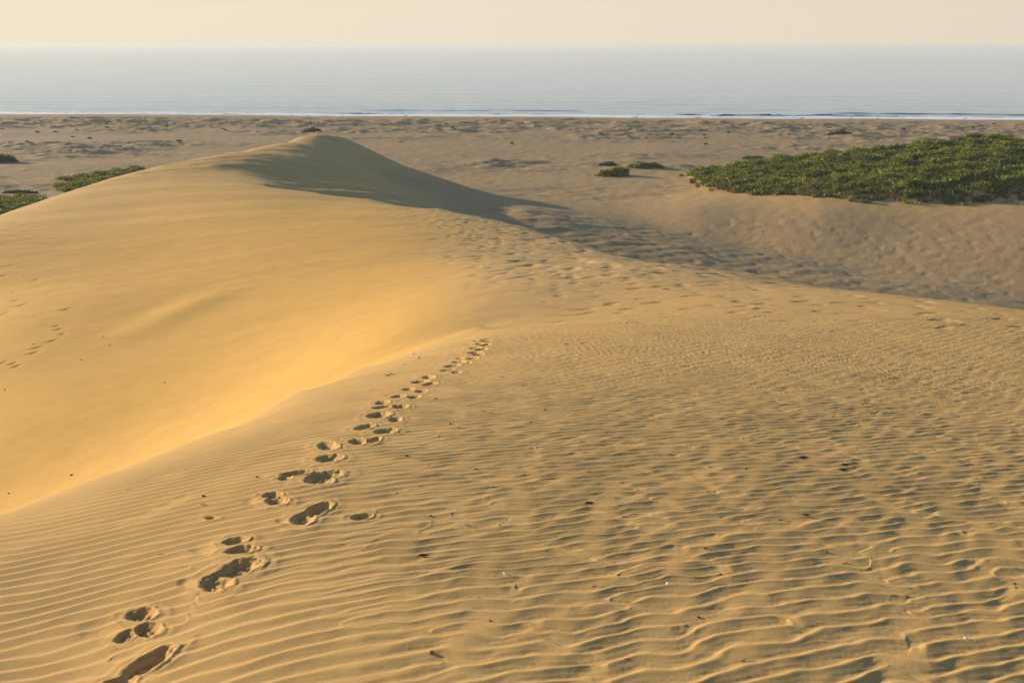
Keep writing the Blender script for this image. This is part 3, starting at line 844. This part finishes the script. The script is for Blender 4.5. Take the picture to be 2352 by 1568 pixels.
def twig_mesh(L, seed, forks=1):
    r = random.Random(seed); rad = L * .05
    pts = [(-L / 2, 0, rad)]
    for i in range(5):
        pts.append((pts[-1][0] + L / 5, pts[-1][1] + r.uniform(-.1, .1) * L, rad + r.uniform(0, .22) * L * (i in (2, 3, 4))))
    V_, F_ = tube(pts, [rad * (1 - .13 * i) for i in range(6)])
    for k in range(forks):
        j = 2 + k; q = Vector(pts[j]); d = Vector((r.uniform(.1, .5), r.choice((-1, 1)) * r.uniform(.3, .7), r.uniform(.3, .7))) * L * .45
        v2, f2 = tube([q, q + d * .5, q + d], [rad * .7, rad * .5, rad * .3])
        o = len(V_); V_ += v2; F_ += [tuple(x + o for x in f) for f in f2]
    return V_, F_

def blob_mesh(L, seed, flat=.6, wide=.75):
    r = np.random.default_rng(seed); V_ = []; F_ = []; nu, nv = 10, 7
    for j in range(nv + 1):
        ph = math.pi * j / nv
        for i in range(nu):
            a = 6.2832 * i / nu
            k = 1 + .18 * math.sin(2 * a + seed) + .12 * math.cos(3 * ph + seed * 1.7)
            V_.append((L / 2 * math.sin(ph) * math.cos(a) * k, L / 2 * wide * math.sin(ph) * math.sin(a) * k, L / 2 * flat * math.cos(ph) + L * .12))
    for j in range(nv):
        for i in range(nu):
            F_.append((j * nu + i, (j + 1) * nu + i, (j + 1) * nu + (i + 1) % nu, j * nu + (i + 1) % nu))
    return V_, F_

def leaf_mesh(L, seed):
    r = random.Random(seed); V_ = []; F_ = []; n = 8
    for i in range(n + 1):
        t = i / n; w = L * .22 * math.sin(math.pi * min(.98, t + .02)) ** .7; z = L * .06 + L * .22 * (t - .5) ** 2 * 2
        for s_ in (-1, 0, 1):
            V_.append((-L / 2 + L * t, s_ * w, z + (abs(s_) * w * .5)))
    for i in range(n):
        for k in range(2):
            F_.append((i * 3 + k, (i + 1) * 3 + k, (i + 1) * 3 + k + 1, i * 3 + k + 1))
    m_ = len(V_)
    V_ += [(x, y, z - L * .03) for x, y, z in V_]; F_ += [tuple(m_ + q for q in f[::-1]) for f in F_]
    return V_, F_

def shell_mesh(L, seed):
    V_ = [(-L / 2, 0, L * .15)]; F_ = []; n = 9; R_ = 5
    for j in range(1, R_ + 1):
        for i in range(n):
            a = (i / (n - 1) - .5) * 1.9; rr = L * j / R_
            V_.append((-L / 2 + rr * math.cos(a), rr * math.sin(a) * .8, L * (.15 + .35 * math.sin(math.pi * min(1, j / R_ * .9)) + .03 * (i % 2)) - abs(a) * L * .06))
    for i in range(n - 1): F_.append((0, 1 + i, 2 + i))
    for j in range(R_ - 1):
        for i in range(n - 1):
            b0 = 1 + j * n + i; F_.append((b0, b0 + n, b0 + n + 1, b0 + 1))
    return V_, F_

KIN = {'twig': (twig_mesh, M_TWIG, 'twig'), 'pebble': (blob_mesh, M_STONE, 'pebble'), 'red': (blob_mesh, M_RED, 'pebble'), 'leaf': (leaf_mesh, M_LEAF, 'leaf'), 'shell': (shell_mesh, M_SHELL, 'shell')}
def lay(kind, px, py, L, ang, label, cat, name, group=None, seed=0, fore=True):
    if fore: x, y = on_fore(px, py)
    else: x, y, _ = at_ground(px, py, 24.5)
    z = float(ground_z(x, y)[0])
    fn, mat, _ = KIN[kind]
    v, f = fn(L, seed)
    o = mesh_obj(name, [tuple(q) for q in v], faces=f, mat=mat, smooth=kind != 'leaf', label=label, cat=cat, group=group, loc=(x, y, z))
    o.rotation_euler = (0, 0, math.radians(ang))
    return o
def Z7(X, Y): return 826.9 + X * .3557, 1010.6 + Y * .3557
def Z8(X, Y): return 1525 + X * .3557, 1010.6 + Y * .3557
def Z5(X, Y): return 735 + X * .293, 689 + Y * .293
def Z6(X, Y): return 91.9 + X * .3516, 1056.6 + Y * .3516
named = [('twig', Z7(703, 542), .07, -30, 'bent dark twig on the ripples just right of the middle, above the long dark leaf', 'twig', 'twig'),
         ('twig', Z7(868, 296), .07, -10, 'dark forked twig throwing a small shadow, right of the fourth nearest footprints', 'twig', 'twig'),
         ('leaf', Z7(412, 740), .075, 0, 'long dark withered leaf lying level on the ripples near the bottom middle', 'leaf', 'leaf'),
         ('leaf', Z7(1488, 410), .07, 0, 'narrow dark leaf lying flat in a ripple trough right of the bent twig', 'leaf', 'leaf'),
         ('shell', Z7(932, 857), .035, 60, 'small white shell chip below the bent dark twig, bottom middle of the sand', 'shell', 'shell'),
         ('shell', Z7(1985, 935), .026, 20, 'white shell fragment on a ripple crest, brightest speck of the near right sand', 'shell', 'shell'),
         ('red', Z7(460, 1383), .034, 10, 'pinkish brown pebble lying nearest the bottom edge, between two long ripples', 'pebble', 'pebble'),
         ('leaf', Z8(905, 106), .10, 4, 'longest dark curled leaf, on the finer ripples at the right', 'leaf', 'leaf'),
         ('leaf', Z8(1172, 150), .08, 0, 'dark leaf with a twin just below it, on the right of the rippled sand', 'leaf', 'leaf'),
         ('leaf', Z8(1165, 183), .08, 0, 'thin dark leaf just below another, on the right of the rippled sand', 'leaf', 'leaf'),
         ('shell', Z8(1945, 1285), .022, 0, 'pale shell chip close to the bottom right corner', 'shell', 'shell'),
         ('leaf', Z8(920, 495), .065, 0, 'short dark leaf in a ripple trough, right, beside a small twig', 'leaf', 'leaf'),
         ('twig', Z8(770, 517), .07, -15, 'small twig beside the short dark leaf on the right ripples', 'twig', 'twig'),
         ('twig', Z5(550, 550), .16, 12, 'dark twig on smooth sand left of the middle of the footprint trail', 'twig', 'twig'),
         ('twig', Z5(1597, 655), .09, -20, 'upright dark twig on fine ripples, right of the far half of the trail', 'twig', 'twig'),
         ('twig', Z5(1950, 307), .16, 0, 'dark twig, left of a close pair far out on the fine ripples', 'twig', 'twig'),
         ('twig', Z5(2070, 309), .14, 10, 'dark twig, right of a close pair far out on the fine ripples', 'twig', 'twig')]
for i, (k, p, L, a_, lb, c, nm) in enumerate(named):
    lay(k, p[0], p[1], L, a_, lb, c, nm, seed=30 + i)
specks = [Z7(455, 485), Z7(1485, 206), Z7(1690, 422), Z7(905, 540), Z7(395, 300), Z7(305, 100), Z7(745, 183), Z7(1520, 942), Z7(765, 1020), Z7(840, 1165), Z7(1735, 1055), Z7(1730, 1430),
          Z7(2185, 1148), Z7(2230, 705), Z8(740, 80), Z8(530, 178), Z8(370, 505), Z8(275, 705), Z8(1050, 722), Z8(1180, 795), Z8(1125, 885), Z8(2265, 915), Z8(520, 1430),
          Z5(735, 313), Z5(775, 390), Z5(665, 457), Z5(1435, 588), Z5(1650, 955), Z5(1285, 862), Z5(1345, 885), Z5(1020, 962), Z5(1090, 990), Z5(940, 1055), Z5(680, 1222), Z5(515, 745), Z5(910, 775),
          Z5(1760, 855), Z5(400, 685), Z6(585, 180), Z6(1065, 230), Z6(1070, 288), Z6(795, 605), Z6(1415, 105)]
rr_ = random.Random(4)
for i, p in enumerate(specks):
    x, y = on_fore(*p); d = math.hypot(x, y)
    tw = i % 3 != 0
    lay('twig' if tw else 'pebble', p[0], p[1], (.030 if tw else .010) + .0035 * d * (1.0 if tw else .6), rr_.uniform(-40, 40),
        'tiny dark twig fragment lying on the rippled sand' if tw else 'tiny dark pebble lying on the rippled sand', 'twig' if tw else 'pebble',
        'twig_fragment' if tw else 'small_pebble', group='tiny twig fragments scattered on the rippled sand' if tw else 'tiny dark pebbles scattered on the rippled sand', seed=100 + i)
slip = [(164, 1091, .085, 'dark stone on the golden slip face just above the near rim, far left', 'stone'),
        (20, 1133, .06, 'small dark stone by the left edge, low on the golden slip face', 'stone')]
for px, py, L, lb, c in slip:
    lay('pebble', px, py, L, 20, lb, c, 'stone', seed=int(px), fore=False)
for i, (X, Y) in enumerate([(170, 635), (350, 772), (612, 1265), (1240, 1436), (85, 755), (35, 1490), (255, 1148), (828, 1155), (1010 * .77, 1090)]):
    lay('pebble', X * .3046, 441 + Y * .3046, .075, i * 40, 'tiny dark pebble on the smooth golden slope', 'pebble', 'small_pebble', group='tiny dark pebbles on the smooth golden slope', seed=300 + i, fore=False)

# driftwood along the waterline
for i, px in enumerate([48, 104, 270, 390, 660, 700, 782, 830, 925, 1095, 1190, 1462, 1480, 1608, 1850, 1975, 2040, 2150, 2240, 2300]):
    p = at_z(px, 264 + 15 * px / 2352, .8)
    x, y = p[0], 502 - .058 * p[0] - rr_.uniform(1.5, 6)
    y = y + 2.2 * math.sin(x / 31.0 + 1.3) + 1.2 * math.sin(x / 13.0)
    L = rr_.uniform(1.6, 4.0)
    v, f = twig_mesh(L, 500 + i, 2)
    o = mesh_obj('driftwood', [tuple(q) for q in v], faces=f, mat=M_DRIFT, loc=(x, y, float(ground_z(x, y)[0])), label='dark piece of driftwood lying along the far waterline', cat='driftwood', group='driftwood along the far waterline')
    o.rotation_euler = (0, 0, rr_.uniform(-.6, .6))

# ------------------------------------------------------------------ haze
def haze():
    m = bpy.data.materials.new("haze_air"); m.use_nodes = True
    nt = m.node_tree
    for n in list(nt.nodes): nt.nodes.remove(n)
    out = nt.nodes.new('ShaderNodeOutputMaterial')
    v = nt.nodes.new('ShaderNodeVolumePrincipled')
    v.inputs['Color'].default_value = (.76, .84, .90, 1)
    v.inputs['Density'].default_value = HAZE
    v.inputs['Anisotropy'].default_value = 0.12
    nt.links.new(v.outputs[0], out.inputs['Volume'])
    a = 26000; z0, z1 = -5.0, 40.5
    vs = [(-a, -a, z0), (a, -a, z0), (a, a, z0), (-a, a, z0), (-a, -a, z1), (a, -a, z1), (a, a, z1), (-a, a, z1)]
    fs = [(0, 3, 2, 1), (4, 5, 6, 7), (0, 1, 5, 4), (1, 2, 6, 5), (2, 3, 7, 6), (3, 0, 4, 7)]
    mesh_obj("haze", vs, faces=fs, mat=m, smooth=False, kind='stuff')
HAZE = 1.7e-4
haze()
